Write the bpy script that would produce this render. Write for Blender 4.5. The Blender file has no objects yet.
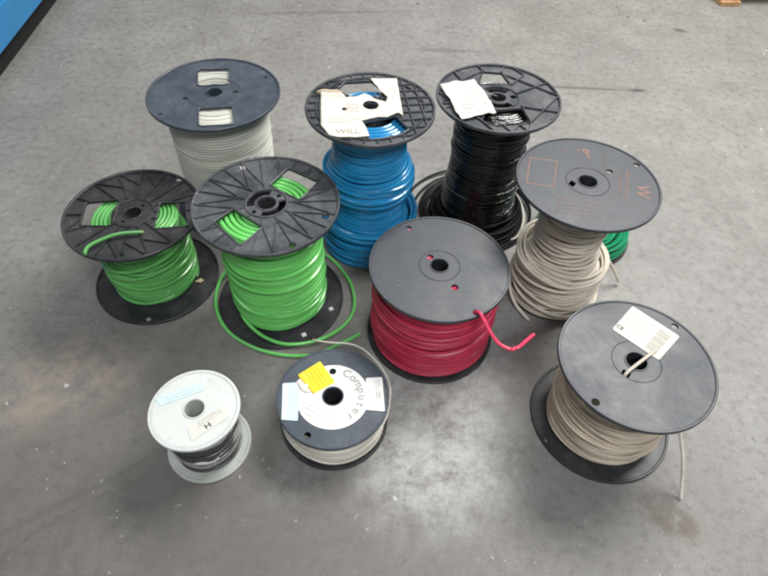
import bpy, bmesh, math, random
from mathutils import Vector, Matrix, noise

PI = math.pi
R_ = math.radians
scene = bpy.context.scene
col = scene.collection

# ------------------------------------------------------------------ helpers
def prop(o, label=None, cat=None, group=None, kind=None):
    if label: o['label'] = label
    if cat: o['category'] = cat
    if group: o['group'] = group
    if kind: o['kind'] = kind
    return o

def empty(name, loc, label, cat, group=None):
    o = bpy.data.objects.new(name, None)
    o.empty_display_size = .05
    o.location = loc
    col.objects.link(o)
    return prop(o, label, cat, group)

class MB:
    """collects shapes into one mesh"""
    def __init__(s):
        s.bm = bmesh.new()
    def face(s, vs):
        try: s.bm.faces.new(vs)
        except ValueError: pass
    def box(s, x0, x1, y0, y1, z0, z1, mat=None):
        P = [(x0,y0,z0),(x1,y0,z0),(x1,y1,z0),(x0,y1,z0),(x0,y0,z1),(x1,y0,z1),(x1,y1,z1),(x0,y1,z1)]
        v = [s.bm.verts.new(mat @ Vector(p) if mat else p) for p in P]
        for f in ((3,2,1,0),(4,5,6,7),(0,1,5,4),(1,2,6,5),(2,3,7,6),(3,0,4,7)):
            s.face([v[i] for i in f])
    def bar(s, a, b, w, z0, z1):
        """a low straight rib between two xy points"""
        a = Vector(a); b = Vector(b)
        d = b - a
        L = d.length
        if L < 1e-4: return
        m = Matrix.Translation((a.x, a.y, 0)) @ Matrix.Rotation(math.atan2(d.y, d.x), 4, 'Z')
        t = w*.22
        P = [(0,-w/2,z0),(L,-w/2,z0),(L,w/2,z0),(0,w/2,z0),(0,-w/2+t,z1),(L,-w/2+t,z1),(L,w/2-t,z1),(0,w/2-t,z1)]
        v = [s.bm.verts.new(m @ Vector(p)) for p in P]
        for f in ((3,2,1,0),(4,5,6,7),(0,1,5,4),(1,2,6,5),(2,3,7,6),(3,0,4,7)):
            s.face([v[i] for i in f])
    def tube(s, pts, r, closed=False, seg=7, r_fn=None):
        pts = [Vector(p) for p in pts]
        n = len(pts)
        rings = []
        up = None
        for i, p in enumerate(pts):
            if closed: t = pts[(i+1) % n] - pts[i-1]
            else: t = pts[min(i+1, n-1)] - pts[max(i-1, 0)]
            if t.length < 1e-9: t = Vector((1,0,0))
            t.normalize()
            if up is None:
                up = Vector((0,0,1)) if abs(t.z) < .9 else Vector((1,0,0))
            u = up - t*up.dot(t)
            if u.length < 1e-5: u = t.orthogonal()
            u.normalize(); up = u
            w = t.cross(u)
            rr = r_fn(i/(n-1)) if r_fn else r
            rings.append([s.bm.verts.new(p + (u*math.cos(2*PI*k/seg) + w*math.sin(2*PI*k/seg))*rr) for k in range(seg)])
        for i in range(n if closed else n-1):
            A = rings[i]; B = rings[(i+1) % n]
            for k in range(seg):
                s.face((A[k], A[(k+1) % seg], B[(k+1) % seg], B[k]))
        if not closed:
            s.face(list(reversed(rings[0]))); s.face(rings[-1])
    def lathe(s, prof, seg=96, closed=True):
        """prof: (r,z) loop turned about the z axis"""
        rows = []
        for k in range(seg):
            a = 2*PI*k/seg
            rows.append([s.bm.verts.new((r*math.cos(a), r*math.sin(a), z)) for r, z in prof])
        m = len(prof)
        for k in range(seg):
            A = rows[k]; B = rows[(k+1) % seg]
            for i in range(m if closed else m-1):
                j = (i+1) % m
                s.face((A[i], B[i], B[j], A[j]))
    def add_mesh(s, me, mat=None):
        t = bmesh.new(); t.from_mesh(me)
        if mat: t.transform(mat)
        tmp = bpy.data.meshes.new('tmp'); t.to_mesh(tmp); t.free()
        s.bm.from_mesh(tmp)
        bpy.data.meshes.remove(tmp)
    def build(s, name, mat, parent=None, angle=35, loc=None):
        me = bpy.data.meshes.new(name)
        bmesh.ops.recalc_face_normals(s.bm, faces=s.bm.faces[:])
        s.bm.to_mesh(me); s.bm.free()
        for p in me.polygons: p.use_smooth = True
        me.set_sharp_from_angle(angle=R_(angle))
        me.materials.append(mat)
        o = bpy.data.objects.new(name, me)
        col.objects.link(o)
        if parent: o.parent = parent
        if loc: o.location = loc
        return o

def circle(r, n=48, cx=0, cy=0, a0=0.0):
    return [(cx + r*math.cos(a0+2*PI*k/n), cy + r*math.sin(a0+2*PI*k/n)) for k in range(n)]

def rounded(poly, f=.18, n=4):
    """round the corners of a polygon"""
    out = []
    m = len(poly)
    for i in range(m):
        p0 = Vector(poly[i-1]); p = Vector(poly[i]); p1 = Vector(poly[(i+1) % m])
        L = min((p0-p).length, (p1-p).length)*f
        a = p + (p0-p).normalized()*L; b = p + (p1-p).normalized()*L
        for k in range(n+1):
            t = k/n
            q = a*(1-t)**2 + p*2*t*(1-t) + b*t*t
            out.append((q.x, q.y))
    return out

def arc_slot(r0, r1, a0, a1, n=14):
    A = [R_(a0 + (a1-a0)*k/n) for k in range(n+1)]
    return [(r1*math.cos(a), r1*math.sin(a)) for a in A] + [(r0*math.cos(a), r0*math.sin(a)) for a in reversed(A)]

def plate(outer, holes, z0, z1, bev=.0006):
    """a flat plate with holes and softened edges, as a mesh"""
    cu = bpy.data.curves.new('p', 'CURVE')
    cu.dimensions = '2D'; cu.fill_mode = 'BOTH'
    cu.extrude = max((z1-z0)/2 - bev, 1e-5); cu.bevel_depth = bev; cu.bevel_resolution = 1
    cu.offset = -bev
    for pts in [outer] + list(holes):
        sp = cu.splines.new('POLY')
        sp.points.add(len(pts)-1)
        for q, (x, y) in zip(sp.points, pts): q.co = (x, y, 0, 1)
        sp.use_cyclic_u = True
    ob = bpy.data.objects.new('p', cu)
    col.objects.link(ob)
    dg = bpy.context.evaluated_depsgraph_get()
    me = bpy.data.meshes.new_from_object(ob.evaluated_get(dg), depsgraph=dg)
    col.objects.unlink(ob); bpy.data.objects.remove(ob); bpy.data.curves.remove(cu)
    me.transform(Matrix.Translation((0, 0, (z0+z1)/2)))
    return me

def text_mesh(body, size, z, bold=.0, spacing=1.0):
    cu = bpy.data.curves.new('t', 'FONT')
    cu.body = body; cu.size = size; cu.align_x = 'CENTER'; cu.align_y = 'CENTER'
    cu.space_character = spacing
    cu.extrude = .0001; cu.offset = bold
    ob = bpy.data.objects.new('t', cu)
    col.objects.link(ob)
    dg = bpy.context.evaluated_depsgraph_get()
    me = bpy.data.meshes.new_from_object(ob.evaluated_get(dg), depsgraph=dg)
    col.objects.unlink(ob); bpy.data.objects.remove(ob); bpy.data.curves.remove(cu)
    me.transform(Matrix.Translation((0, 0, z)))
    return me

def inside(p, poly):
    x, y = p; c = False; j = len(poly)-1
    for i in range(len(poly)):
        xi, yi = poly[i]; xj, yj = poly[j]
        if (yi > y) != (yj > y) and x < (xj-xi)*(y-yi)/(yj-yi)+xi: c = not c
        j = i
    return c

def spline(P, n=12, closed=False):
    """Catmull-Rom through the points"""
    P = [Vector(p) for p in P]; m = len(P); out = []
    for i in range(m if closed else m-1):
        if closed: a, b, c, d = P[i-1], P[i], P[(i+1) % m], P[(i+2) % m]
        else: a, b, c, d = P[max(i-1,0)], P[i], P[i+1], P[min(i+2,m-1)]
        for k in range(n):
            t = k/n
            out.append(.5*((2*b) + (c-a)*t + (2*a-5*b+4*c-d)*t*t + (3*b-a-3*c+d)*t**3))
    if not closed: out.append(P[-1])
    return out

# ------------------------------------------------------------------ materials
def new_mat(name):
    m = bpy.data.materials.new(name); m.use_nodes = True
    nt = m.node_tree
    b = nt.nodes['Principled BSDF']
    return m, nt, b

def N(nt, t, **kw):
    n = nt.nodes.new(t)
    for k, v in kw.items():
        if k in n.inputs: n.inputs[k].default_value = v
        else: setattr(n, k, v)
    return n

def ramp(nt, src, stops):
    r = nt.nodes.new('ShaderNodeValToRGB')
    e = r.color_ramp.elements
    while len(e) < len(stops): e.new(.5)
    for el, (p, c) in zip(e, stops):
        el.position = p
        el.color = (c, c, c, 1) if not isinstance(c, tuple) else (*c, 1)
    nt.links.new(src, r.inputs[0])
    return r.outputs[0]

def mixc(nt, fac, a, b, mode='MIX'):
    m = nt.nodes.new('ShaderNodeMix'); m.data_type = 'RGBA'; m.blend_type = mode
    for sock, v in ((m.inputs[0], fac), (m.inputs[6], a), (m.inputs[7], b)):
        if isinstance(v, bpy.types.NodeSocket): nt.links.new(v, sock)
        elif isinstance(v, tuple): sock.default_value = (*v, 1)
        else: sock.default_value = v
    return m.outputs[2]

def mth(nt, op, a, b=0.0, clamp=False):
    m = nt.nodes.new('ShaderNodeMath'); m.operation = op; m.use_clamp = clamp
    for sock, v in ((m.inputs[0], a), (m.inputs[1], b)):
        if isinstance(v, bpy.types.NodeSocket): nt.links.new(v, sock)
        else: sock.default_value = v
    return m.outputs[0]

def noise_tex(nt, co, scale, detail=4, rough=.55, dist=0.0):
    n = N(nt, 'ShaderNodeTexNoise', Scale=scale, Detail=detail, Roughness=rough, Distortion=dist)
    nt.links.new(co, n.inputs['Vector'])
    return n.outputs['Fac']

def plastic(name, c, rough=.42, scuff=.5, dust=(.22,.22,.22)):
    """moulded plastic with wiped dust, hairline scratches and an uneven sheen"""
    m, nt, b = new_mat(name)
    co = nt.nodes.new('ShaderNodeTexCoord').outputs['Object']
    big = noise_tex(nt, co, 11, 7, .66, .6)
    mid = noise_tex(nt, co, 34, 8, .7, .3)
    c1 = mixc(nt, ramp(nt, big, [(.40, 0.0), (.72, .8*scuff)]), c, dust)
    c1 = mixc(nt, ramp(nt, mid, [(.52, 0.0), (.72, .5*scuff)]), c1, tuple(min(1, x*1.15) for x in dust))
    c1 = mixc(nt, ramp(nt, mid, [(.28, .5), (.44, 0.0)]), c1, tuple(x*.55 for x in c))
    for rot, sc in ((.6, 26), (-.9, 31), (2.1, 22)):
        mp = N(nt, 'ShaderNodeMapping'); mp.inputs['Scale'].default_value = (.6, 14, 1); mp.inputs['Rotation'].default_value = (0, 0, rot)
        nt.links.new(co, mp.inputs[0])
        st = noise_tex(nt, mp.outputs[0], sc, 5, .7)
        c1 = mixc(nt, ramp(nt, st, [(.64, 0.0), (.76, .45*scuff)]), c1, tuple(min(1, x*1.5) for x in dust))
    v = N(nt, 'ShaderNodeTexVoronoi', Scale=75.0); nt.links.new(co, v.inputs['Vector'])
    c1 = mixc(nt, mth(nt, 'MULTIPLY', ramp(nt, v.outputs['Distance'], [(.08, .8), (.16, 0.0)]), ramp(nt, big, [(.5, 0.0), (.62, 1.0)])), c1, tuple(min(1, x*2) for x in dust))
    nt.links.new(c1, b.inputs['Base Color'])
    r = ramp(nt, big, [(.3, rough-.06), (.72, rough+.14)])
    nt.links.new(r, b.inputs['Roughness'])
    bp = N(nt, 'ShaderNodeBump', Strength=.07, Distance=.002)
    nt.links.new(noise_tex(nt, co, 120, 4), bp.inputs['Height'])
    nt.links.new(bp.outputs[0], b.inputs['Normal'])
    return m

def cable_mat(name, c, rough=.3, vary=.35, grime=(.05,.05,.05), spec=.5, coat=0.0):
    m, nt, b = new_mat(name)
    co = nt.nodes.new('ShaderNodeTexCoord').outputs['Object']
    n1 = noise_tex(nt, co, 22, 4)
    c1 = mixc(nt, ramp(nt, n1, [(.3, 0.0), (.75, vary)]), c, tuple(x*.62 for x in c))
    n2 = noise_tex(nt, co, 70, 4, .7)
    c2 = mixc(nt, ramp(nt, n2, [(.58, 0.0), (.8, .35)]), c1, grime)
    mp = N(nt, 'ShaderNodeMapping'); mp.inputs['Scale'].default_value = (2, 2, 55)
    nt.links.new(co, mp.inputs[0])
    strand = noise_tex(nt, mp.outputs[0], 3, 3, .6)
    c2 = mixc(nt, ramp(nt, strand, [(.34, .55), (.5, 0.0)]), c2, tuple(x*.6 for x in c))
    c2 = mixc(nt, ramp(nt, strand, [(.52, 0.0), (.7, .4)]), c2, tuple(min(1, x*1.25+.01) for x in c))
    nt.links.new(c2, b.inputs['Base Color'])
    b.inputs['Roughness'].default_value = rough
    b.inputs['Specular IOR Level'].default_value = spec
    b.inputs['Coat Weight'].default_value = coat
    b.inputs['Coat Roughness'].default_value = .12
    return m

def paper(name, c, dirt=.25, dcol=(.42,.37,.30), rough=.7):
    m, nt, b = new_mat(name)
    co = nt.nodes.new('ShaderNodeTexCoord').outputs['Object']
    n = noise_tex(nt, co, 35, 6, .65)
    nt.links.new(mixc(nt, ramp(nt, n, [(.48, 0.0), (.78, dirt)]), c, dcol), b.inputs['Base Color'])
    b.inputs['Roughness'].default_value = rough
    return m

def flat_mat(name, c, rough=.6):
    m, nt, b = new_mat(name)
    co = nt.nodes.new('ShaderNodeTexCoord').outputs['Object']
    n = noise_tex(nt, co, 90, 3)
    nt.links.new(mixc(nt, ramp(nt, n, [(.45, 0.0), (.8, .5)]), c, tuple(min(1, x*1.6+.03) for x in c)), b.inputs['Base Color'])
    b.inputs['Roughness'].default_value = rough
    return m

M = {}
M['grey_plastic'] = plastic('grey plastic', (.034,.039,.049), .44, .32, (.080,.089,.103))
M['slate_plastic'] = plastic('slate plastic', (.040,.051,.070), .40, .4, (.13,.15,.18))
M['black_plastic'] = plastic('black plastic', (.020,.021,.024), .40, .5, (.10,.10,.105))
M['ribbed_plastic'] = plastic('ribbed plastic', (.036,.040,.047), .40, .75, (.15,.155,.165))
M['lip_plastic'] = plastic('black lip plastic', (.035,.036,.04), .45, .4)
M['white_plastic'] = plastic('milky plastic', (.76,.80,.775), .34, .4, (.56,.60,.575))
b_ = M['white_plastic'].node_tree.nodes['Principled BSDF']
b_.inputs['Subsurface Weight'].default_value = .3
b_.inputs['Subsurface Radius'].default_value = (.02,.022,.02)
b_.inputs['Subsurface Scale'].default_value = .5
b_.inputs['Transmission Weight'].default_value = .25
M['cloudy_plastic'] = plastic('cloudy plastic', (.66,.70,.65), .33, .7, (.36,.38,.345))
b_ = M['cloudy_plastic'].node_tree.nodes['Principled BSDF']
b_.inputs['Transmission Weight'].default_value = .35
M['green'] = cable_mat('green cable', (.125,.42,.115), .26, .4, coat=.25)
M['lime'] = cable_mat('light green cable', (.165,.60,.145), .24, .25, coat=.25)
M['deep_green'] = cable_mat('emerald cable', (.008,.26,.115), .3, .4)
M['blue'] = cable_mat('blue cable', (.018,.245,.51), .2, .35, (.01,.07,.15), coat=.4)
M['black'] = cable_mat('black cable', (.006,.006,.007), .16, .3, (.02,.02,.02), coat=.6)
nt_ = M['black'].node_tree
bp_ = N(nt_, 'ShaderNodeBump', Strength=.55, Distance=.004)
nt_.links.new(noise_tex(nt_, nt_.nodes['Texture Coordinate'].outputs['Object'], 75, 4, .6), bp_.inputs['Height'])
for k_ in ('Normal', 'Coat Normal'): nt_.links.new(bp_.outputs[0], nt_.nodes['Principled BSDF'].inputs[k_])
M['dull_black'] = cable_mat('dull black cable', (.006,.006,.007), .5, .2, (.012,.012,.012), spec=.16)
M['copper'] = flat_mat('copper', (.42,.20,.10), .35)
M['red'] = cable_mat('red cable', (.50,.030,.078), .34, .5, (.12,.02,.03))
M['bright_red'] = cable_mat('bright red cable', (.72,.045,.12), .34, .1, (.5,.05,.08))
M['beige'] = cable_mat('beige cable', (.62,.565,.475), .5, .4, (.20,.165,.14))
M['tan'] = cable_mat('tan cable', (.54,.465,.365), .5, .6, (.13,.10,.075))
M['pale'] = cable_mat('grey white cable', (.56,.56,.50), .32, .25, (.36,.35,.31))
M['white_cable'] = cable_mat('white cable', (.78,.74,.66), .4, .1, (.5,.47,.42))
M['cream'] = cable_mat('cream cable', (.60,.575,.50), .42, .35, (.33,.30,.26))
M['charcoal'] = cable_mat('charcoal cable', (.055,.056,.056), .32, .4, (.24,.24,.23))
M['paper'] = paper('white paper', (.59,.585,.545), .45)
M['old_paper'] = paper('creased paper', (.61,.585,.52), .55, (.50,.44,.34))
M['kraft'] = paper('torn paper backing', (.50,.40,.28), .5, (.30,.22,.14))
M['disc_paper'] = paper('white disc paper', (.70,.71,.695), .15)
M['cyan_paper'] = paper('pale blue label', (.50,.645,.70), .6, (.62,.67,.68))
M['yellow'] = paper('yellow sticker', (.76,.565,.02), .35, (.76,.64,.20))
M['ink'] = flat_mat('grey ink', (.24,.235,.225))
M['faint_ink'] = flat_mat('faint ink', (.33,.315,.29))
M['dark_ink'] = flat_mat('dark ink', (.05,.05,.055))
M['orange_ink'] = flat_mat('worn orange print', (.175,.092,.070))
M['dull_ink'] = flat_mat('worn brown print', (.135,.088,.078))
M['pink_ink'] = flat_mat('faded red print', (.58,.33,.29))
M['tape'] = paper('masking tape', (.55,.45,.27), .4)

# ------------------------------------------------------------------ floor
def build_floor():
    m, nt, b = new_mat('worn concrete')
    co = nt.nodes.new('ShaderNodeTexCoord').outputs['Object']
    def blob(x, y, rx, ry, rot=0.0, edge=.35):
        mp = N(nt, 'ShaderNodeMapping', vector_type='TEXTURE')
        mp.inputs['Location'].default_value = (x, y, 0)
        mp.inputs['Rotation'].default_value = (0, 0, R_(rot))
        mp.inputs['Scale'].default_value = (rx, ry, 1)
        nt.links.new(co, mp.inputs[0])
        g = N(nt, 'ShaderNodeTexGradient', gradient_type='SPHERICAL')
        nt.links.new(mp.outputs[0], g.inputs[0])
        return ramp(nt, g.outputs['Fac'], [(0, 0.0), (edge, 1.0)])
    n_big = noise_tex(nt, co, 1.1, 6, .6, .4)
    n_mid = noise_tex(nt, co, 5.5, 10, .68, .15)
    n_fine = noise_tex(nt, co, 42, 6, .7)
    n_grain = noise_tex(nt, co, 260, 3, .6)
    c = mixc(nt, ramp(nt, n_big, [(.3, 0.0), (.7, 1.0)]), (.212,.205,.194), (.282,.276,.263))
    c = mixc(nt, ramp(nt, n_mid, [(.34, .45), (.56, 0.0)]), c, (.165,.155,.148))
    c = mixc(nt, ramp(nt, n_mid, [(.55, 0.0), (.78, .4)]), c, (.36,.345,.335))
    c = mixc(nt, ramp(nt, n_fine, [(.36, .5), (.5, 0.0)]), c, (.115,.107,.103))
    c = mixc(nt, ramp(nt, n_fine, [(.58, 0.0), (.74, .4)]), c, (.43,.42,.41))
    c = mixc(nt, ramp(nt, n_grain, [(.35, .32), (.5, 0.0)]), c, (.12,.115,.11))
    # light falloff towards the near left, painted into the floor colour
    d0 = blob(-.55, .25, 1.5, 1.05, 20, .8)
    c = mixc(nt, mth(nt, 'MULTIPLY', d0, .72), c, (.088,.081,.074))
    # pale worn patches of old floor paint
    th = noise_tex(nt, co, 10, 12, .84, .0)
    for (x, y, rx, ry, rot, k, cc, lo) in (
            (.125, .66, .24, .36, -8, .68, (.46,.46,.445), .43), (.16, .50, .22, .16, 0, .7, (.42,.42,.41), .47),
            (.62, .98, .28, .18, 20, .35, (.42,.41,.40), .46), (1.25, 1.3, .7, .9, 0, .22, (.42,.41,.40), .47),
            (-.15, .47, .10, .06, 30, .45, (.40,.40,.39), .48), (.20,.90,.2,.3,0,.45,(.42,.42,.41),.46)):
        f = mth(nt, 'MULTIPLY', blob(x, y, rx, ry, rot, .6), ramp(nt, th, [(lo-.04, 0.0), (lo+.16, k)]))
        c = mixc(nt, f, c, cc)
    # brown and dark stains, and one patch of painted shade
    ts = noise_tex(nt, co, 11, 9, .72, .1)
    for (x, y, rx, ry, rot, k, cc, lo) in (
            (-.74, .67, .20, .15, 25, .42, (.33,.265,.20), .45), (.615, .43, .085, .05, -30, .7, (.10,.075,.055), .40),
            (-1.05, 1.7, .5, .4, 0, .35, (.15,.145,.145), .45), (.53, .50, .2, .12, 0, .4, (.13,.125,.12), .42),  # second entry paints the shade in front of the tan spool's foot
            (-.45, .30, .35, .14, 10, .5, (.09,.085,.08), .44), (1.0, 2.3, .5, .25, 0, .35, (.20,.17,.17), .46),
            (-.62, .47, .25, .2, 40, .45, (.085,.08,.075), .47), (.02,.35,.5,.12,0,.4,(.12,.115,.11),.46),
            (-.35, 2.1, .5, .22, 15, .3, (.19,.185,.185), .45)):
        f = mth(nt, 'MULTIPLY', blob(x, y, rx, ry, rot, .5), ramp(nt, ts, [(lo, 0.0), (lo+.14, k)]))
        c = mixc(nt, f, c, cc)
    # scuffed joint line and a fainter drag mark
    for (x, y, rx, ry, rot, k) in ((.72, 2.085, .34, .012, .5, .6), (.955, 2.09, .045, .018, 5, .85), (.2, 2.326, .2, .022, 2, .4),
                                   (-.62, .40, .25, .012, 35, .35), (1.28, 2.62, .04, .022, -20, .8), (-.3, 2.62, .5, .02, 8, .3)):
        f = mth(nt, 'MULTIPLY', blob(x, y, rx, ry, rot, .6), ramp(nt, n_fine, [(.25, 0.0), (.45, k)]))
        c = mixc(nt, f, c, (.075,.07,.068))
    # hairline cracks
    wv = N(nt, 'ShaderNodeTexVoronoi', feature='DISTANCE_TO_EDGE', Scale=.75, Randomness=1.0)
    wn = N(nt, 'ShaderNodeTexNoise', Scale=5.0, Detail=6.0)
    nt.links.new(co, wn.inputs['Vector'])
    wm = N(nt, 'ShaderNodeVectorMath', operation='MULTIPLY_ADD')
    nt.links.new(wn.outputs['Color'], wm.inputs[0]); wm.inputs[1].default_value = (.16, .16, 0); nt.links.new(co, wm.inputs[2])
    nt.links.new(wm.outputs[0], wv.inputs['Vector'])
    f = mth(nt, 'MULTIPLY', ramp(nt, wv.outputs['Distance'], [(.0, .3), (.0035, 0.0)]), ramp(nt, n_big, [(.46, 0.0), (.56, 1.0)]))
    c = mixc(nt, f, c, (.07,.066,.062))
    # small dark smudges and trodden-in grit
    sp = noise_tex(nt, co, 24, 5, .6, .4)
    f = mth(nt, 'MULTIPLY', ramp(nt, sp, [(.65, 0.0), (.71, .5)]), ramp(nt, n_mid, [(.42, 0.0), (.58, 1.0)]))
    c = mixc(nt, f, c, (.095,.088,.082))
    gr = N(nt, 'ShaderNodeTexVoronoi', Scale=60.0, Randomness=1.0)
    nt.links.new(wm.outputs[0], gr.inputs['Vector'])
    f = mth(nt, 'MULTIPLY', ramp(nt, gr.outputs['Distance'], [(.08, .75), (.17, 0.0)]), ramp(nt, noise_tex(nt, co, 17, 3), [(.56, 0.0), (.62, 1.0)]))
    c = mixc(nt, f, c, (.44,.43,.405))
    # chips and paint flecks
    v = N(nt, 'ShaderNodeTexVoronoi', Scale=13.0, Randomness=1.0)
    fn = N(nt, 'ShaderNodeTexNoise', Scale=70.0, Detail=4.0, Roughness=.7)
    nt.links.new(co, fn.inputs['Vector'])
    fm = N(nt, 'ShaderNodeVectorMath', operation='MULTIPLY_ADD')
    nt.links.new(fn.outputs['Color'], fm.inputs[0]); fm.inputs[1].default_value = (.022, .022, 0); nt.links.new(co, fm.inputs[2])
    nt.links.new(fm.outputs[0], v.inputs['Vector'])
    sel = ramp(nt, noise_tex(nt, co, 3.1, 2), [(.5, 0.0), (.56, 1.0)])
    f = mth(nt, 'MULTIPLY', ramp(nt, v.outputs['Distance'], [(.035, .9), (.085, 0.0)]), sel)
    c = mixc(nt, f, c, (.52,.51,.49))
    v2 = N(nt, 'ShaderNodeTexVoronoi', Scale=9.0, Randomness=1.0)
    mp = N(nt, 'ShaderNodeMapping'); mp.inputs['Location'].default_value = (3.3, 1.7, 0)
    nt.links.new(co, mp.inputs[0]); nt.links.new(mp.outputs[0], v2.inputs['Vector'])
    f = mth(nt, 'MULTIPLY', ramp(nt, v2.outputs['Distance'], [(.05, .8), (.12, 0.0)]), ramp(nt, noise_tex(nt, co, 2.3, 2), [(.5, 0.0), (.6, 1.0)]))
    c = mixc(nt, f, c, (.08,.075,.07))
    nt.links.new(c, b.inputs['Base Color'])
    b.inputs['Specular IOR Level'].default_value = .4
    rr = ramp(nt, n_mid, [(.3, .46), (.7, .66)])
    nt.links.new(rr, b.inputs['Roughness'])
    h = mth(nt, 'ADD', mth(nt, 'MULTIPLY', n_fine, .6), mth(nt, 'MULTIPLY', n_grain, .3))
    bp = N(nt, 'ShaderNodeBump', Strength=.28, Distance=.003)
    nt.links.new(h, bp.inputs['Height']); nt.links.new(bp.outputs[0], b.inputs['Normal'])
    mb = MB()
    v = [mb.bm.verts.new(p) for p in ((-7,-5,0),(7,-5,0),(7,9,0),(-7,9,0))]
    mb.face(v)
    o = mb.build('floor', m)
    prop(o, kind='structure')
build_floor()

# ------------------------------------------------------------------ spool pieces
def rim_profile(R, z0, z1, w=.006):
    e = .0013
    return [(R-w, z0+e), (R-w+e, z0), (R-e, z0), (R, z0+e), (R, z1-e), (R-e, z1), (R-w+e, z1), (R-w, z1-e)]

def ring_profile(r0, r1, z0, z1, e=.0008):
    return [(r0, z0), (r1, z0), (r1, z1-e), (r1-e, z1), (r0+e, z1), (r0, z1-e)]

def flange(parent, R, ztop, holes, mat, hole_r=.02, hub=None, recess=.0025, thick=.006, rim_h=.009, ribs=None, lips=(), extra=None, rim_w=.006, circ=()):
    """one disc of a spool: pierced plate, rolled rim, hub ring, moulded ribs"""
    mb = MB()
    zp = ztop - recess
    hs = [circle(hole_r, 40)] + list(holes)
    mb.add_mesh(plate(circle(R-rim_w*.6, 128), hs, zp-thick, zp))
    mb.lathe(rim_profile(R, ztop-rim_h, ztop, rim_w), 128)
    if hub: mb.lathe(ring_profile(hub[0], hub[1], zp-.0005, zp+hub[2]), 64)
    mb.lathe(ring_profile(hole_r, hole_r+.0035, zp-.0005, zp+.0016), 48)
    for rc in circ: mb.lathe(ring_profile(rc-.0012, rc+.0012, zp-.0005, ztop-.0004), 96)
    for L in lips:                                   # raised lip round an opening
        pts = [(x, y, zp+.0012) for x, y in L]
        mb.tube(pts, .0018, True, 6)
    for (a, b, w) in ribs or ():
        a = Vector(a); b = Vector(b)
        n = 60; run = None
        for k in range(n+1):
            p = a.lerp(b, k/n)
            ok = p.length < R-rim_w*.8 and p.length > hole_r+.003 and not any(inside((p.x, p.y), h) for h in holes)
            if ok and run is None: run = p
            if (not ok or k == n) and run is not None:
                mb.bar(run, p, w, zp-.0004, ztop-.0006); run = None
    if extra: extra(mb, zp)
    return mb.build('flange', mat, parent, 40)

def base_flange(parent, R, mat, holes=()):
    mb = MB()
    mb.add_mesh(plate(circle(R-.003, 128), [circle(.02, 40)]+list(holes), .001, .006))
    mb.lathe(rim_profile(R, 0, .009), 128)
    return mb.build('flange', mat, parent, 40)

def barrel(parent, r_in, r_out, z0, z1, mat):
    mb = MB()
    mb.lathe([(r_in, z0), (r_in, z1), (r_in+.002, z1), (r_in+.002, z0)], 48)
    mb.lathe([(r_out-.002, z0), (r_out-.002, z1), (r_out, z1), (r_out, z0)], 64)
    return mb.build('barrel', mat, parent)

def prof_fn(P):
    P = sorted(P)
    def f(z):
        if z <= P[0][0]: return P[0][1]
        for (a, ra), (b, rb) in zip(P, P[1:]):
            if z <= b:
                t = (z-a)/(b-a); t = t*t*(3-2*t)
                return ra + (rb-ra)*t
        return P[-1][1]
    return f

def coil(mb, prof, z0, z1, rw, seed, pitch=2.02, jit=.002, nseg=56, lean=(0,0), zj=.3, sides=7):
    """neatly laid turns: a long helix with small slack, over a solid heart"""
    f = prof_fn(prof)
    rnd = random.Random(seed)
    pts = []
    turns = int((z1-z0)/(rw*pitch))
    off = Vector((seed*3.7, seed*1.3, 0))
    for i in range(turns*nseg+1):
        t = i/nseg
        a = 2*PI*t
        z = z0 + (z1-z0)*t/turns
        w = noise.noise(Vector((math.cos(a)*.9, math.sin(a)*.9, t*.45))+off)
        w2 = noise.noise(Vector((math.cos(a)*1.2, math.sin(a)*1.2, t*1.3+40))+off)
        band = noise.noise(Vector((z*38+seed, .35*math.cos(a), .35*math.sin(a))))
        r = f(z) + jit*(w + .9*w2 + 1.1*max(-.4, band))
        fr = (z-z0)/(z1-z0)
        env = math.sin(PI*min(max(fr, .0), 1.0))**.5
        zz = z + rw*zj*noise.noise(Vector((math.cos(a)*1.1, math.sin(a)*1.1, t*.7+90))+off)*2.2*env
        pts.append((r*math.cos(a)+lean[0]*(1-fr), r*math.sin(a)+lean[1]*(1-fr), zz))
    mb.tube(pts, rw, False, sides)
    n = 40
    rows = []
    prof2 = [(max(.01, f(z0+(z1-z0)*k/n)-rw*.95-jit*1.8), z0+(z1-z0)*k/n, k/n) for k in range(n+1)]
    for k in range(64):
        a = 2*PI*k/64
        rows.append([mb.bm.verts.new((r*math.cos(a)+lean[0]*(1-q), r*math.sin(a)+lean[1]*(1-q), z)) for r, z, q in prof2])
    for k in range(64):
        A = rows[k]; B = rows[(k+1) % 64]
        for i in range(n): mb.face((A[i], B[i], B[i+1], A[i+1]))

def top_turns(mb, r0, r1, z, rw, seed, nseg=56, wob=.0015, step=2.05):
    """the flat spiral seen through the openings of the upper disc"""
    rnd = random.Random(seed)
    turns = max(1, int((r1-r0)/(rw*step)))
    pts = []
    for i in range(turns*nseg+1):
        t = i/nseg; a = 2*PI*t
        r = r0 + (r1-r0)*t/turns
        w = noise.noise(Vector((math.cos(a), math.sin(a), t*.9+seed)))
        pts.append((r*math.cos(a), r*math.sin(a), z + wob*w*2))
    mb.tube(pts, rw, False, 8)

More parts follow.
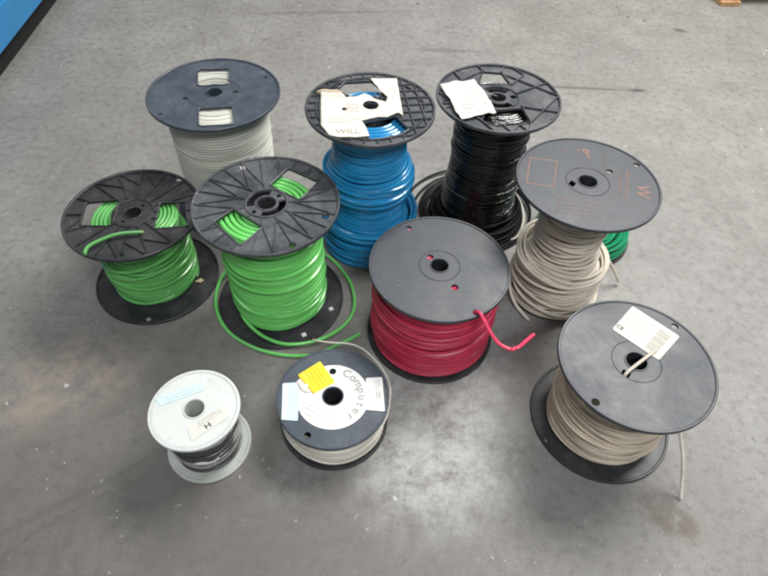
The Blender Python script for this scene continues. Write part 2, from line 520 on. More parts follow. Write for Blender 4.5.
def loops(mb, n, zr, rr, rw, seed, tilt=.08, ecc=.006, centre=(0,0), nseg=72, sides=7, zmin=None):
    """slack turns hanging round the coil"""
    rnd = random.Random(seed)
    for k in range(n):
        z0 = rnd.uniform(*zr); r0 = rnd.uniform(*rr)
        ph = rnd.uniform(0, 2*PI); ps = rnd.uniform(0, 2*PI); tl = rnd.uniform(-tilt, tilt); e = rnd.uniform(0, ecc)
        q = rnd.uniform(0, 50)
        pts = []
        for i in range(nseg):
            a = 2*PI*i/nseg
            r = r0 + e*math.cos(a-ph) + .002*noise.noise(Vector((math.cos(a)*1.5, math.sin(a)*1.5, q)))
            z = z0 + tl*r0*math.cos(a-ps) + .004*noise.noise(Vector((math.cos(a)*1.2, math.sin(a)*1.2, q+9)))
            if zmin is not None: z = max(z, zmin + rw)
            pts.append((centre[0]+r*math.cos(a), centre[1]+r*math.sin(a), z))
        mb.tube(pts, rw, True, sides)

def sheet(poly, z, parent, mat, name='paper_label', wave=0.0, seed=1, thick=.0005, holes=(), lift=None):
    """a paper label; with wave it is creased and lifts a little. Returns the label; its height function is kept for the print"""
    if wave == 0:
        mb = MB(); mb.add_mesh(plate(poly, holes, z, z+thick, .00008))
        return mb.build(name, mat, parent)
    cu = bpy.data.curves.new('p', 'CURVE'); cu.dimensions = '2D'; cu.fill_mode = 'FRONT'
    for pts in [poly] + list(holes):
        sp = cu.splines.new('POLY'); sp.points.add(len(pts)-1)
        for q, (x, y) in zip(sp.points, pts): q.co = (x, y, 0, 1)
        sp.use_cyclic_u = True
    ob = bpy.data.objects.new('p', cu); col.objects.link(ob)
    dg = bpy.context.evaluated_depsgraph_get()
    fm = bpy.data.meshes.new_from_object(ob.evaluated_get(dg), depsgraph=dg)
    col.objects.unlink(ob); bpy.data.objects.remove(ob); bpy.data.curves.remove(cu)
    bm = bmesh.new(); bm.from_mesh(fm)
    bmesh.ops.remove_doubles(bm, verts=bm.verts[:], dist=1e-6)
    bmesh.ops.triangulate(bm, faces=bm.faces[:])
    for _ in range(6):
        long = [e for e in bm.edges if e.calc_length() > .008]
        if not long: break
        bmesh.ops.subdivide_edges(bm, edges=long, cuts=1)
        bmesh.ops.triangulate(bm, faces=bm.faces[:], quad_method='SHORT_EDGE')
    def hf(x, y):
        h = noise.noise(Vector((x*22+seed, y*22, seed)))+.35*noise.noise(Vector((x*60, y*60+seed, 3)))
        return wave*abs(h) + (lift(x, y) if lift else 0.0)
    for v in bm.verts: v.co.z = hf(v.co.x, v.co.y)
    me = bpy.data.meshes.new('s'); bm.to_mesh(me); bm.free()
    me.transform(Matrix.Translation((0, 0, z)))
    mb = MB(); mb.add_mesh(me)
    bmesh.ops.recalc_face_normals(mb.bm, faces=mb.bm.faces[:])
    o = mb.build(name, mat, parent, 60)
    sm = o.modifiers.new('thickness', 'SOLIDIFY'); sm.thickness = thick; sm.offset = 0
    HF[o.name] = hf
    return o

HF = {}
def lettering(parent, mat, shapes, name='lettering'):
    """print on a label: shapes(mb) draws it flat, then it follows the paper's creases"""
    mb = MB(); shapes(mb)
    hf = HF.get(parent.name)
    if hf:
        for v in mb.bm.verts: v.co.z += hf(v.co.x, v.co.y)
    return mb.build(name, mat, parent)

def frame_from(o, ux, uy=None):
    """matrix for print laid in the label's own directions"""
    ux = Vector((*ux, 0)).normalized(); uy = Vector((-ux.y, ux.x, 0))
    m = Matrix(((ux.x, uy.x, 0, o[0]), (ux.y, uy.y, 0, o[1]), (0, 0, 1, 0), (0, 0, 0, 1)))
    return m

def print_rows(mb, m, x0, x1, y0, y1, rows, z, seed, h=.55, fill=.85):
    """rows of print too small to be read"""
    rnd = random.Random(seed)
    dy = (y1-y0)/rows
    for i in range(rows):
        y = y1 - dy*(i+.5); x = x0
        end = x0 + (x1-x0)*rnd.uniform(.6, 1)*fill
        while x < end:
            for _ in range(rnd.randint(2, 7)):
                w = dy*h*rnd.uniform(.35, .7)
                if x+w > x1: break
                hh = dy*h*rnd.choice((.6, .75, 1))
                if rnd.random() < .5:
                    mb.box(x, x+w*.35, y-dy*h/2, y-dy*h/2+hh, z, z+.0001, m)
                    mb.box(x+w*.35, x+w*.9, y-dy*h/2+hh*.4, y-dy*h/2+hh*.65, z, z+.0001, m)
                else:
                    mb.box(x, x+w*.9, y-dy*h/2, y-dy*h/2+hh*.3, z, z+.0001, m)
                    mb.box(x+w*.2, x+w*.5, y-dy*h/2+hh*.3, y-dy*h/2+hh, z, z+.0001, m)
                x += w*1.25
            x += dy*h*.5

def cut_end(parent, P, r):
    """the bare copper showing at a cut end"""
    a = Vector(P[-2]); b = Vector(P[-1]); d = (b-a).normalized()
    mb = MB(); mb.tube([b-d*.004, b+d*.0022], r*.5, False, 8)
    mb.build('copper_core', M['copper'], parent)

GROUP = 'cable spools standing on the concrete floor'
SPOOLS = []
def spool(x, y, label, name='cable_spool'):
    return empty(name, (x, y, 0), label, 'cable spool', GROUP)

# ------------------------------------------------------------------ grey-white cable, back left
def gray_spool():
    R, H = .17, .374
    t = spool(-.466, 1.3265, 'slate grey spool of off-white cable with two openings, farthest left at the back')
    wT = rounded([(-.069,.108),(.014,.122),(.032,.042),(-.049,.025)], .14)
    wB = rounded([(-.022,-.075),(.061,-.058),(.081,-.136),(-.003,-.151)], .14)
    small = [circle(.0075, 20, .054, .008), circle(.0065, 20, -.067, -.033), circle(.005, 16, .119, .0885), circle(.005, 16, -.109, -.107)]
    flange(t, R, H, [wT, wB]+small, M['slate_plastic'], .0205, (.066, .069, .0012), recess=.0035, lips=(wT, wB))
    base_flange(t, R, M['slate_plastic'])
    barrel(t, .0205, .05, .008, H-.008, M['slate_plastic'])
    mb = MB()
    coil(mb, [(0,.127),(.36,.129)], .014, H-.014, .0035, 3, pitch=2.15, jit=.0014, zj=.2)
    top_turns(mb, .055, .128, H-.0145, .0042, 3)
    mb.build('cable_coil', M['pale'], t)
gray_spool()

# ------------------------------------------------------------------ two green cables
def web_ribs(seed, n, r0, r1, w=.003, rot=0.0):
    out = []
    for k in range(n):
        a = rot + 2*PI*k/n; a2 = rot + 2*PI*(k+.5)/n; a3 = rot + 2*PI*(k+1)/n
        p = lambda r, q: (r*math.cos(q), r*math.sin(q))
        out.append((p(r0, a), p(r1, a2), w))
        out.append((p(r1, a2), p(r0, a3), w))
    return out

def green_left():
    R, H = .16, .2435
    t = spool(-.612, 1.002, 'black ribbed spool of green cable with a loose green end lying across its top disc')
    wL = rounded([(-.123,.028),(-.045,.045),(-.034,-.049),(-.108,-.053)], .12)
    wR = rounded([(.054,.041),(.114,.050),(.142,-.036),(.064,-.051)], .12)
    ribs = []
    for k in range(16):
        a = 2*PI*(k+.3)/16
        ribs.append(((.052*math.cos(a), .052*math.sin(a)), (.157*math.cos(a+.02), .157*math.sin(a+.02)), .0042 if k % 2 else .003))
    for k in (0, 3, 4, 5, 8, 11, 12, 13):
        a = 2*PI*(k+.3)/16; a2 = 2*PI*(k+1.3)/16
        ribs.append(((.1*math.cos(a), .1*math.sin(a)), (.155*math.cos(a2), .155*math.sin(a2)), .003))
    small = [circle(.004, 14, .015, .028), circle(.004, 14, -.015, -.03), circle(.006, 14, .02, -.138)]
    flange(t, R, H, [wL, wR]+small, M['black_plastic'], .019, (.046, .050, .003), recess=.0055, ribs=ribs, lips=(wL, wR), rim_w=.007)
    fl = base_flange(t, R, M['black_plastic'])
    barrel(t, .019, .048, .008, H-.01, M['black_plastic'])
    mb = MB()
    coil(mb, [(0,.099),(.06,.104),(.12,.099),(.22,.096)], .014, H-.017, .0042, 5, pitch=1.7, jit=.005, zj=.35)
    loops(mb, 12, (.04,.15), (.103,.109), .0042, 51, .24, .005)
    top_turns(mb, .052, .1, H-.0185, .0042, 9, wob=.001)
    c = mb.build('cable_coil', M['green'], t)
    mb = MB()
    P = [(.0497,-.0715,H+.004),(.0153,-.0772,H+.005),(-.0137,-.0874,H+.005),(-.0445,-.1118,H+.005),(-.0574,-.1304,H+.005),(-.0562,-.1495,H+.0045)]
    mb.tube(spline(P, 8), .0042, False, 8)
    mb.build('cable_end', M['green'], c); cut_end(c, P[::-1], .0042)
    mb = MB()
    mb.box(-.006,.006,-.005,.005,0,.0015, Matrix.Translation((.077,.128,H-.0058)) @ Matrix.Rotation(.3,4,'Z'))  # grey square added in place of a hole showing the floor
    mb.build('pale_spot', M['ink'], t)
    mb = MB()
    mb.add_mesh(plate([(.103,-.014),(.120,-.017),(.126,-.008),(.116,-.002)], [], 0, .004, .001))
    mb.build('tape_scrap', M['tape'], t, loc=(0,0,.0075))
    mb = MB()
    mb.lathe([(0,0),(.006,0),(.005,.002),(0,.002)], 16, False)
    mb.build('pale_spot', M['ink'], t, loc=(.0175,-.1454,.0075))
green_left()

def green_big():
    R, H = .163, .3415
    cx, cy = -.270, .9525
    t = spool(cx, cy, 'bright green cable on a ribbed black spool, loose green loop round its foot')
    wR = rounded([(-.004,.060),(.030,.125),(.107,.081),(.071,.015)], .1)
    wL = rounded([(-.101,-.068),(-.068,-.0245),(.006,-.076),(-.031,-.136)], .1)
    holes = [wR, wL, arc_slot(.027, .043, 85, 200), arc_slot(.027, .043, 262, 380),
             circle(.0055, 18, .023, .0265), circle(.0055, 18, -.0225, -.030), circle(.0085, 20, .134, -.033), circle(.008, 20, .075, -.124)]
    ribs = web_ribs(1, 11, .060, .157, .0034, .12)
    rnd = random.Random(4)
    for k in range(11):
        a = 2*PI*k/11+.12
        ribs.append(((.05*math.cos(a), .05*math.sin(a)), (.157*math.cos(a), .157*math.sin(a)), .0028))
    flange(t, R, H, holes, M['ribbed_plastic'], .021, (.044, .048, .003), recess=.0045, ribs=ribs, lips=(wR, wL), rim_w=.006)
    base_flange(t, R, M['black_plastic'])
    barrel(t, .021, .047, .008, H-.01, M['black_plastic'])
    mb = MB()
    coil(mb, [(0,.112),(.05,.114),(.12,.113),(.2,.110),(.33,.107)], .016, H-.017, .0050, 7, pitch=1.65, jit=.0038, zj=.3)
    loops(mb, 12, (.03,.28), (.112,.118), .0050, 33, .13, .005)
    top_turns(mb, .05, .11, H-.019, .0050, 12, wob=.001, step=2.1)
    c = mb.build('cable_coil', M['lime'], t)
    def rel(P): return [(x-cx, y-cy, z) for x, y, z in P]
    mb = MB()
    mb.tube(spline(rel([(-.36,.88,.03),(-.34,.852,.022),(-.293,.818,.013),(-.231,.800,.011),(-.154,.820,.010),(-.094,.874,.008),(-.076,.943,.006),(-.098,1.027,.006),(-.160,1.105,.008),(-.24,1.145,.012),(-.33,1.14,.02),(-.375,1.08,.03),(-.37,1.02,.04)]), 10), .0045, False, 8)
    mb.tube(spline(rel([(-.36,1.03,.05),(-.41,1.04,.03),(-.442,.995,.012),(-.436,.913,.008),(-.392,.839,.005),(-.32,.792,.0046),(-.247,.773,.0046),(-.181,.774,.0046),(-.15,.783,.0046),(-.117,.806,.0046),(-.081,.829,.0046),(-.055,.850,.0046)]), 10), .0045, False, 8)
    mb.build('cable_end', M['lime'], c)
    for (x, y) in ((.1344,-.0313), (.0746,-.1182)):
        mb = MB()
        mb.box(-.0055,.0055,-.0055,.0055,0,.0015, Matrix.Rotation(.5,4,'Z'))  # pale square added for a hole with the floor seen through it
        mb.build('pale_spot', M['paper'], t, loc=(x, y, .0062))
    mb = MB()
    mb.box(-.006,.006,-.006,.006,0,.0015, Matrix.Rotation(.4,4,'Z'))  # stands for a rim hole with paler ground behind it
    mb.build('pale_spot', M['faint_ink'], t, loc=(-.0756, .1166, H-.0044))
green_big()

# ------------------------------------------------------------------ blue cable
def blue_spool():
    R, H = .154, .439
    t = spool(-.054, 1.1955, 'spool of blue cable whose black latticed top disc wears a torn white paper label')
    wT = rounded([(-.091,.058),(-.070,.105),(-.005,.118),(.030,.075),(.016,.045),(-.04,.040)], .08)
    wB = rounded([(-.022,-.062),(.060,-.028),(.092,-.0785),(.069,-.105),(.006,-.130)], .06)
    holes = [wT, wB, circle(.006, 16, -.060, -.021)]
    ribs = []
    for k in range(-5, 6):                                  # square lattice
        d = k*.030
        q = math.sqrt(max(.0, .149**2 - d*d))
        a = .18
        def rot(x, y): return (x*math.cos(a)-y*math.sin(a), x*math.sin(a)+y*math.cos(a))
        ribs.append((rot(d, -q), rot(d, q), .003)); ribs.append((rot(-q, d), rot(q, d), .003))
    flange(t, R, H, holes, M['ribbed_plastic'], .0185, (.044, .047, .002), recess=.0055, ribs=ribs, lips=(wT, wB), rim_w=.006, circ=(.128,))
    base_flange(t, .120, M['black_plastic'])
    barrel(t, .0185, .045, .008, H-.01, M['black_plastic'])
    mb = MB()
    coil(mb, [(0,.119),(.05,.117),(.11,.102),(.14,.095),(.18,.094),(.205,.103),(.24,.109),(.272,.106),(.295,.092),(.36,.089),(.395,.092),(.43,.097)], .014, H-.024, .0047, 11, pitch=1.65, jit=.003, zj=.3)
    loops(mb, 10, (.205,.262), (.106,.115), .0047, 61, .10, .006)
    loops(mb, 16, (.03,.125), (.116,.128), .0047, 62, .11, .005, zmin=.004)
    loops(mb, 5, (.006,.02), (.121,.132), .0047, 63, .03, .005, zmin=.001)
    top_turns(mb, .053, .100, H-.024, .0054, 14, wob=.0008, step=2.1)
    mb.build('cable_coil', M['blue'], t)
    # torn label
    poly = [(-.1205,.0313),(-.100,.034),(-.0816,.0362),(-.070,.030),(-.0603,.0276),(-.050,.034),(-.040,.033),(-.0304,.0398),(-.0173,.0504),(.0000,.040),(.0076,.030),(.0357,.0182),(.0383,.040),(.027,.055),(.0164,.0695),(.012,.085),(.002,.100),(-.0073,.1197),(.020,.121),(.0585,.1261),(.068,.045),(.0775,-.0344),(.067,-.025),(.0607,-.0272),(.052,-.034),(.0414,-.0435),(.020,-.045),(-.0168,-.063),(-.004,-.090),(.0044,-.1215),(-.0222,-.1265),(-.0631,-.130),(-.0859,-.124),(-.1074,-.0879),(-.114,-.03)]
    lb = sheet(poly, H+.0006, t, M['old_paper'], wave=.0022, seed=4, holes=[circle(.0185, 28, 0, .0015), circle(.006, 14, -.060, -.021)],
               lift=lambda x, y: min(.010, .012*max(0, (y-.012)/.02)**2) if x < -.065 else 0.0)
    z = H+.0014
    lettering(lb, M['faint_ink'], lambda mb: mb.add_mesh(text_mesh('WILL', .024, z, .0006), frame_from((-.045,-.108), (.99,.09))))
    m = frame_from((-.055,-.02), (.99,.1))
    lettering(lb, M['pink_ink'], lambda mb: print_rows(mb, m, -.002, .035, -.016, .026, 3, z, 8, .7, 1))
    m2 = frame_from((.05,.05), (.99,.1))
    lettering(lb, M['faint_ink'], lambda mb: print_rows(mb, m2, -.012, .014, .01, .035, 3, z, 9, .5, 1))
    lettering(lb, M['ink'], lambda mb: print_rows(mb, m2, .0, .008, -.014, -.004, 1, z, 10, .9, 1))
    m3 = frame_from((-.06,-.07), (.99,.1))
    lettering(lb, M['faint_ink'], lambda mb: print_rows(mb, m3, -.03, .04, -.01, .02, 2, z, 19, .4, .8))
    # curled torn edge showing its brown back
    pts = spline([(-.130,.036,H+.006),(-.115,.037,H+.009),(-.098,.036,H+.008),(-.082,.037,H+.009),(-.070,.033,H+.005)], 6)
    mb = MB(); mb.tube(pts, .005, False, 8, lambda q: .002+.0042*math.sin(PI*min(1,max(0,q)))**.6)
    mb.build('torn_edge', M['kraft'], lb)
blue_spool()

# ------------------------------------------------------------------ black cable
def black_spool():
    R, H = .1585, .4085
    cx, cy = .2647, 1.32
    t = spool(cx, cy, 'glossy black cable spool with slack loops on the floor and a creased paper label')
    wT = rounded([(-.047,.057),(-.030,.122),(.019,.1205),(.036,.062)], .08)
    wB = rounded([(-.036,-.062),(.054,-.044),(.0695,-.1064),(-.0127,-.1252),(-.05,-.11)], .08)
    holes = [wT, wB, arc_slot(.027, .049, 48, 132), arc_slot(.027, .049, 228, 318), circle(.0085, 18, .0391, .0073), circle(.0085, 18, -.039, -.007), circle(.0055, 16, .1255, -.085)]
    P = lambda r, d: (r*math.cos(R_(d)), r*math.sin(R_(d)))
    ribs = [((.0397,.0595),(.0783,.1114),.004), ((.036,.062),(.019,.121),.004), ((-.047,.057),(-.030,.122),.004), ((.0193,.1126),(.156,.0179),.004), ((.156,.0179),(.0695,-.1064),.004),
            ((.052,-.040),(.145,-.058),.004), ((.0541,-.0359),(.0695,-.1064),.0045), ((-.0127,-.1252),(.0695,-.1064),.004), ((.0,-.124),(.02,-.155),.003), ((.04,-.118),(.02,-.155),.003), ((.04,-.118),(.06,-.146),.003), ((.0695,-.1064),(.06,-.146),.003),
            ((-.0299,.1219),(.0186,.1205),.0045), ((-.03,.122),(-.156,.01),.004), ((-.156,.01),(-.05,-.11),.004), ((-.07,.03),(-.11,.11),.004), ((-.052,.03),(-.15,.045),.004),
            (P(.05,20),P(.155,30),.003), (P(.05,200),P(.155,205),.003), ((-.05,-.11),(-.02,-.155),.003), ((.0783,.1114),(.05,.146),.003), ((-.03,.122),(-.045,.148),.003), ((.019,.121),(.03,.152),.003), ((-.052,-.03),(-.148,-.045),.004)]
    flange(t, R, H, holes, M['ribbed_plastic'], .0195, (.050, .053, .003), recess=.006, ribs=ribs, lips=(wT, wB), rim_w=.006)
    base_flange(t, .135, M['black_plastic'])
    barrel(t, .0195, .047, .008, H-.01, M['black_plastic'])
    mb = MB()
    coil(mb, [(0,.11),(.06,.104),(.15,.099),(.22,.093),(.3,.097),(.4,.097)], .014, H-.02, .0036, 17, jit=.0034, zj=.35)
    loops(mb, 14, (.06,.37), (.096,.103), .0036, 71, .12, .004)
    top_turns(mb, .05, .097, H-.0205, .0042, 15, wob=.001)
    c = mb.build('cable_coil', M['black'], t)
    mb = MB()
    loops(mb, 18, (.012,.060), (.106,.138), .0036, 72, .12, .012, zmin=.010)
    loops(mb, 9, (.006,.022), (.140,.156), .0036, 73, .05, .010, zmin=.001, centre=(-.008,.004))
    def ring(c0, rx, ry, z, ph):
        mb.tube([(c0[0]+rx*math.cos(2*PI*i/72)*(1+.03*math.sin(2*i*2*PI/72+ph)), c0[1]+ry*math.sin(2*PI*i/72), z+.004*math.sin(2*PI*i/72+ph)) for i in range(72)], .0038, True, 7)
    ring((-.010,.005), .178, .172, .009, .4)
    ring((-.020,.020), .186, .185, .010, 1.4)
    mb.build('loose_turns', M['dull_black'], t)
    mb = MB()
    mb.tube(spline([(.120,.10,.03),(.140,.03,.032),(.142,-.03,.030),(.134,-.07,.026),(.120,-.10,.018),(.10,-.115,.012)], 8), .0038, False, 8)
    mb.build('cable_end', M['pale'], c)
    poly = [(-.1487,.0351),(-.11,.044),(-.0594,.0643),(-.0372,.0198),(-.0278,-.0185),(-.0133,-.0815),(-.0212,-.0874),(-.0328,-.0833),(-.0996,-.1175),(-.1129,-.0854),(-.1247,-.0386),(-.1348,-.0231)]
    lb = sheet(poly, H+.0008, t, M['paper'], wave=.0055, seed=9, lift=lambda x, y: .006*max(0, 1-abs(x*.8-y*.2+.10)/.03))
    m = frame_from((-.075,-.066), (.95,-.25))
    lettering(lb, M['ink'], lambda mb: print_rows(mb, m, -.02, .045, -.012, .018, 2, H+.0018, 14, .45, .8))
    lettering(lb, M['faint_ink'], lambda mb: print_rows(mb, m, -.02, .055, .025, .085, 4, H+.0018, 15, .4, .95))
black_spool()

# ------------------------------------------------------------------ beige cable with printed disc
def beige_spool():
    R, H = .162, .3785
    cx, cy = .4472, 1.0372
    t = spool(cx, cy, 'tall spool of beige cable under a smooth dark disc with worn orange printing')
    holes = [rounded([(-.046,-.0115),(-.036,.0015),(-.0275,-.009),(-.0375,-.022)], .1), circle(.0075, 18, .0576, .0407), circle(.0075, 18, .1277, .0702)]
    fl = flange(t, R, H, holes, M['grey_plastic'], .0205, (.047, .050, .0012), recess=.0025)
    zt = H-.0025+.00035
    sq = [(-.1211,.0761),(-.0593,.0691),(-.0815,-.0251),(-.1396,-.0149)]
    mk = lambda mat, fn: lettering(fl, M[mat], fn, 'printed_marking')
    def square(mb):
        for i in range(4):
            a = Vector(sq[i]); b = Vector(sq[(i+1) % 4]); d = (b-a).normalized()*.0017
            mb.bar(a-d, b+d, .0034, zt-.0004, zt+.00002*i)
    mk('orange_ink', square)
    v = Vector((-.26,-.97)).normalized()
    mk('orange_ink', lambda mb: mb.add_mesh(text_mesh('W', .044, zt, .0005), frame_from((.117,-.026), v)))
    for (o, x0, x1, y0, y1, sd, h) in (((.088,-.014), -.058, .058, -.008, .006, 21, .8), ((.073,-.004), -.045, .050, -.006, .006, 22, .6), ((.0525,.078), -.028, .028, -.003, .003, 23, .7)):
        mk('orange_ink', lambda mb: print_rows(mb, frame_from(o, v), x0, x1, y0, y1, 1, zt, sd, h, 1))
    for (x, y, q) in ((-.0284,.1129,.007), (.002,.1155,.006)):
        mk('orange_ink', lambda mb: print_rows(mb, frame_from((x, y), (1,.1)), -q, q, -.008, .008, 1, zt, int(1000*q), .9, 1))
    m5 = frame_from((.0165,.112), (1,.1))
    def dot(mb):
        mb.add_mesh(plate(circle(.009, 20), [circle(.003, 12)], zt-.0002, zt, .00002), m5)
        mb.box(-.002,.002,-.030,-.0085,zt-.0002,zt,m5)
    mk('orange_ink', dot)
    mB = frame_from((-.031,-.088), (.99,-.14))
    mk('dull_ink', lambda mb: print_rows(mb, mB, -.052, .052, -.030, .028, 4, zt, 29, .75, 1))
    base_flange(t, .098, M['black_plastic'])
    barrel(t, .0205, .045, .008, H-.008, M['black_plastic'])
    mb = MB()
    coil(mb, [(0,.092),(.05,.100),(.12,.097),(.16,.085),(.2,.073),(.3,.072),(.37,.072)], .012, H-.012, .0043, 23, pitch=2.3, jit=.0042, zj=.7, lean=(.006,-.004))
    loops(mb, 12, (.19,.34), (.073,.079), .0043, 81, .16, .004)
    loops(mb, 30, (.03,.145), (.096,.114), .0043, 82, .24, .013, centre=(.006,-.004), zmin=.006)
    loops(mb, 4, (.012,.03), (.110,.118), .0043, 83, .04, .006, centre=(.006,-.004), zmin=.002)
    c = mb.build('cable_coil', M['beige'], t)
    mb = MB()
    P = [(.530,1.115,.135),(.560,1.105,.118),(.585,1.088,.096),(.612,1.078,.066),(.634,1.070,.036),(.650,1.066,.012)]
    mb.tube(spline([(x-cx, y-cy, z) for x, y, z in P], 8), .0045, False, 8)
    mb.build('cable_end', M['beige'], c); cut_end(c, [(x-cx, y-cy, z) for x, y, z in P], .0045)
    mb = MB()
    P = [(.37,1.07,.10),(.342,1.04,.07),(.337,1.005,.035),(.352,.965,.012),(.383,.917,.006)]
    mb.tube(spline([(x-cx, y-cy, z) for x, y, z in P], 8), .0045, False, 8)
    mb.build('cable_end', M['beige'], c); cut_end(c, [(x-cx, y-cy, z) for x, y, z in P], .0045)
beige_spool()

# ------------------------------------------------------------------ slack emerald coil behind the beige spool
def emerald_coil():
    t = spool(.580, 1.258, 'low black reel of slack emerald green wire half hidden behind the beige spool', 'wire_reel')
    base_flange(t, .138, M['black_plastic'])
    barrel(t, .02, .05, .008, .05, M['black_plastic'])
    mb = MB()
    loops(mb, 16, (.016,.055), (.066,.110), .0036, 91, .12, .012, zmin=.008)
    loops(mb, 5, (.02,.045), (.120,.132), .0036, 92, .08, .006, zmin=.008)
    mb.build('cable_coil', M['deep_green'], t)
emerald_coil()

# ------------------------------------------------------------------ red cable
def red_spool():
    R, H = .159, .251
    t = spool(.1219, .873, 'crimson red cable spool under a plain dark disc, red end poking through it')
    holes = [circle(.0075, 20, -.0208, .0228+.002), circle(.0080, 20, .0318, -.0616), circle(.0075, 20, -.0715, .1156), circle(.0075, 20, .0744, -.1281)]
    flange(t, R, H, holes, M['grey_plastic'], .0195, (.0445, .047, .0012), recess=.0022, circ=())
    base_flange(t, R, M['black_plastic'])
    barrel(t, .0195, .019+.003, .008, H-.008, M['black_plastic'])
    mb = MB()
    coil(mb, [(0,.145),(.05,.146),(.14,.140),(.24,.137)], .0125, H-.0115, .0038, 29, pitch=2.3, jit=.0036, zj=.6)
    loops(mb, 22, (.03,.20), (.140,.1455), .0038, 95, .12, .004)
    top_turns(mb, .027, .14, H-.0105, .0038, 16, wob=.0004)
    c = mb.build('cable_coil', M['red'], t)
    mb = MB()
    P = [(.066,-.120,H-.02),(.0735,-.1275,H-.002),(.0805,-.137,H+.006),(.091,-.153,H-.002),(.104,-.170,H-.016),(.121,-.186,H-.028),(.139,-.1930,H-.034),(.1465,-.1945,H-.035),(.1515,-.1955,H-.033),(.1565,-.1905,H-.036),(.164,-.1885,H-.034),(.181,-.173,H-.031),(.198,-.157,H-.030)]
    mb.tube(spline(P, 8), .0040, False, 9)
    mb.build('cable_end', M['bright_red'], c); cut_end(c, P, .004)
red_spool()

# ------------------------------------------------------------------ tan cable, near right
def tan_spool():
    R, H = .1557, .2456
    cx, cy = .5114, .6464
    t = spool(cx, cy, 'spool of tan cable with wide black discs and a white barcode label, nearest right')
    holes = [rounded([(-.038,-.030),(-.030,-.020),(-.018,-.030),(-.026,-.041)], .15), circle(.0075, 20, .1032, .0933), circle(.0078, 20, -.1011, -.0972)]
    flange(t, R, H, holes, M['grey_plastic'], .0205, (.0475, .0495, .0010), recess=.0022)
    base_flange(t, R, M['black_plastic'], [circle(.006, 16, -.1314, -.065)])
    barrel(t, .0205, .045, .008, H-.008, M['black_plastic'])
    mb = MB()
    coil(mb, [(0,.116),(.06,.118),(.14,.113),(.24,.108)], .0125, H-.012, .0032, 31, pitch=2.4, jit=.0042, zj=.75)
    loops(mb, 34, (.025,.19), (.112,.121), .0032, 96, .2, .006)
    c = mb.build('cable_coil', M['tan'], t)
    mb = MB()
    P = [(-.0349,-.044+.010,H-.03),(-.033,-.036,H-.006),(-.028,-.031,H+.003),(-.0187,-.0233,H+.005),(.0139,.0028,H+.004),(.030,.0155,H+.0028),(.042,.026,H+.0024)]
    mb.tube(spline(P, 8), .0034, False, 8)
    mb.build('cable_end', M['beige'], c)
    mb = MB()
    P = [(.545,.545,.200),(.575,.556,.195),(.598,.552,.170),(.614,.541,.138),(.634,.515,.085),(.646,.490,.035),(.650,.467,.004)]
    mb.tube(spline([(x-cx, y-cy, z) for x, y, z in P], 8), .0036, False, 8)
    mb.build('cable_end', M['white_cable'], c)
    zl = H-.0022+.0006
    poly = rounded([(.0258,.142),(.1057,.0667),(.0458,.0048),(-.0325,.0769)], .06)
    lb = sheet(poly, zl, t, M['old_paper'])
    z = zl+.0006
    ux = Vector((.0799,-.0753)).normalized()
    ctr = (.0365, .0724)
    m = frame_from(ctr, ux)
    mb = MB()
    print_rows(mb, m, -.046, .010, -.018, .034, 5, z, 41, .75, 1)
    mb.build('lettering', M['faint_ink'], lb)
    mb = MB()
    rnd = random.Random(77)
    y = -.034
    x = .016
    while y < .030:                                         # bars of the barcode
        w = rnd.choice((.0009,.0014,.002))
        mb.box(x, x+.026, y, y+w, z, z+.0001, m); y += w + rnd.choice((.001,.0016,.0022))
    mb.build('barcode', M['ink'], lb)
    mb = MB()
    mb.add_mesh(text_mesh('CE', .013, z, .0005), m @ Matrix.Translation((-.044,-.028,0)))
    mb.build('lettering', M['dark_ink'], lb)
tan_spool()

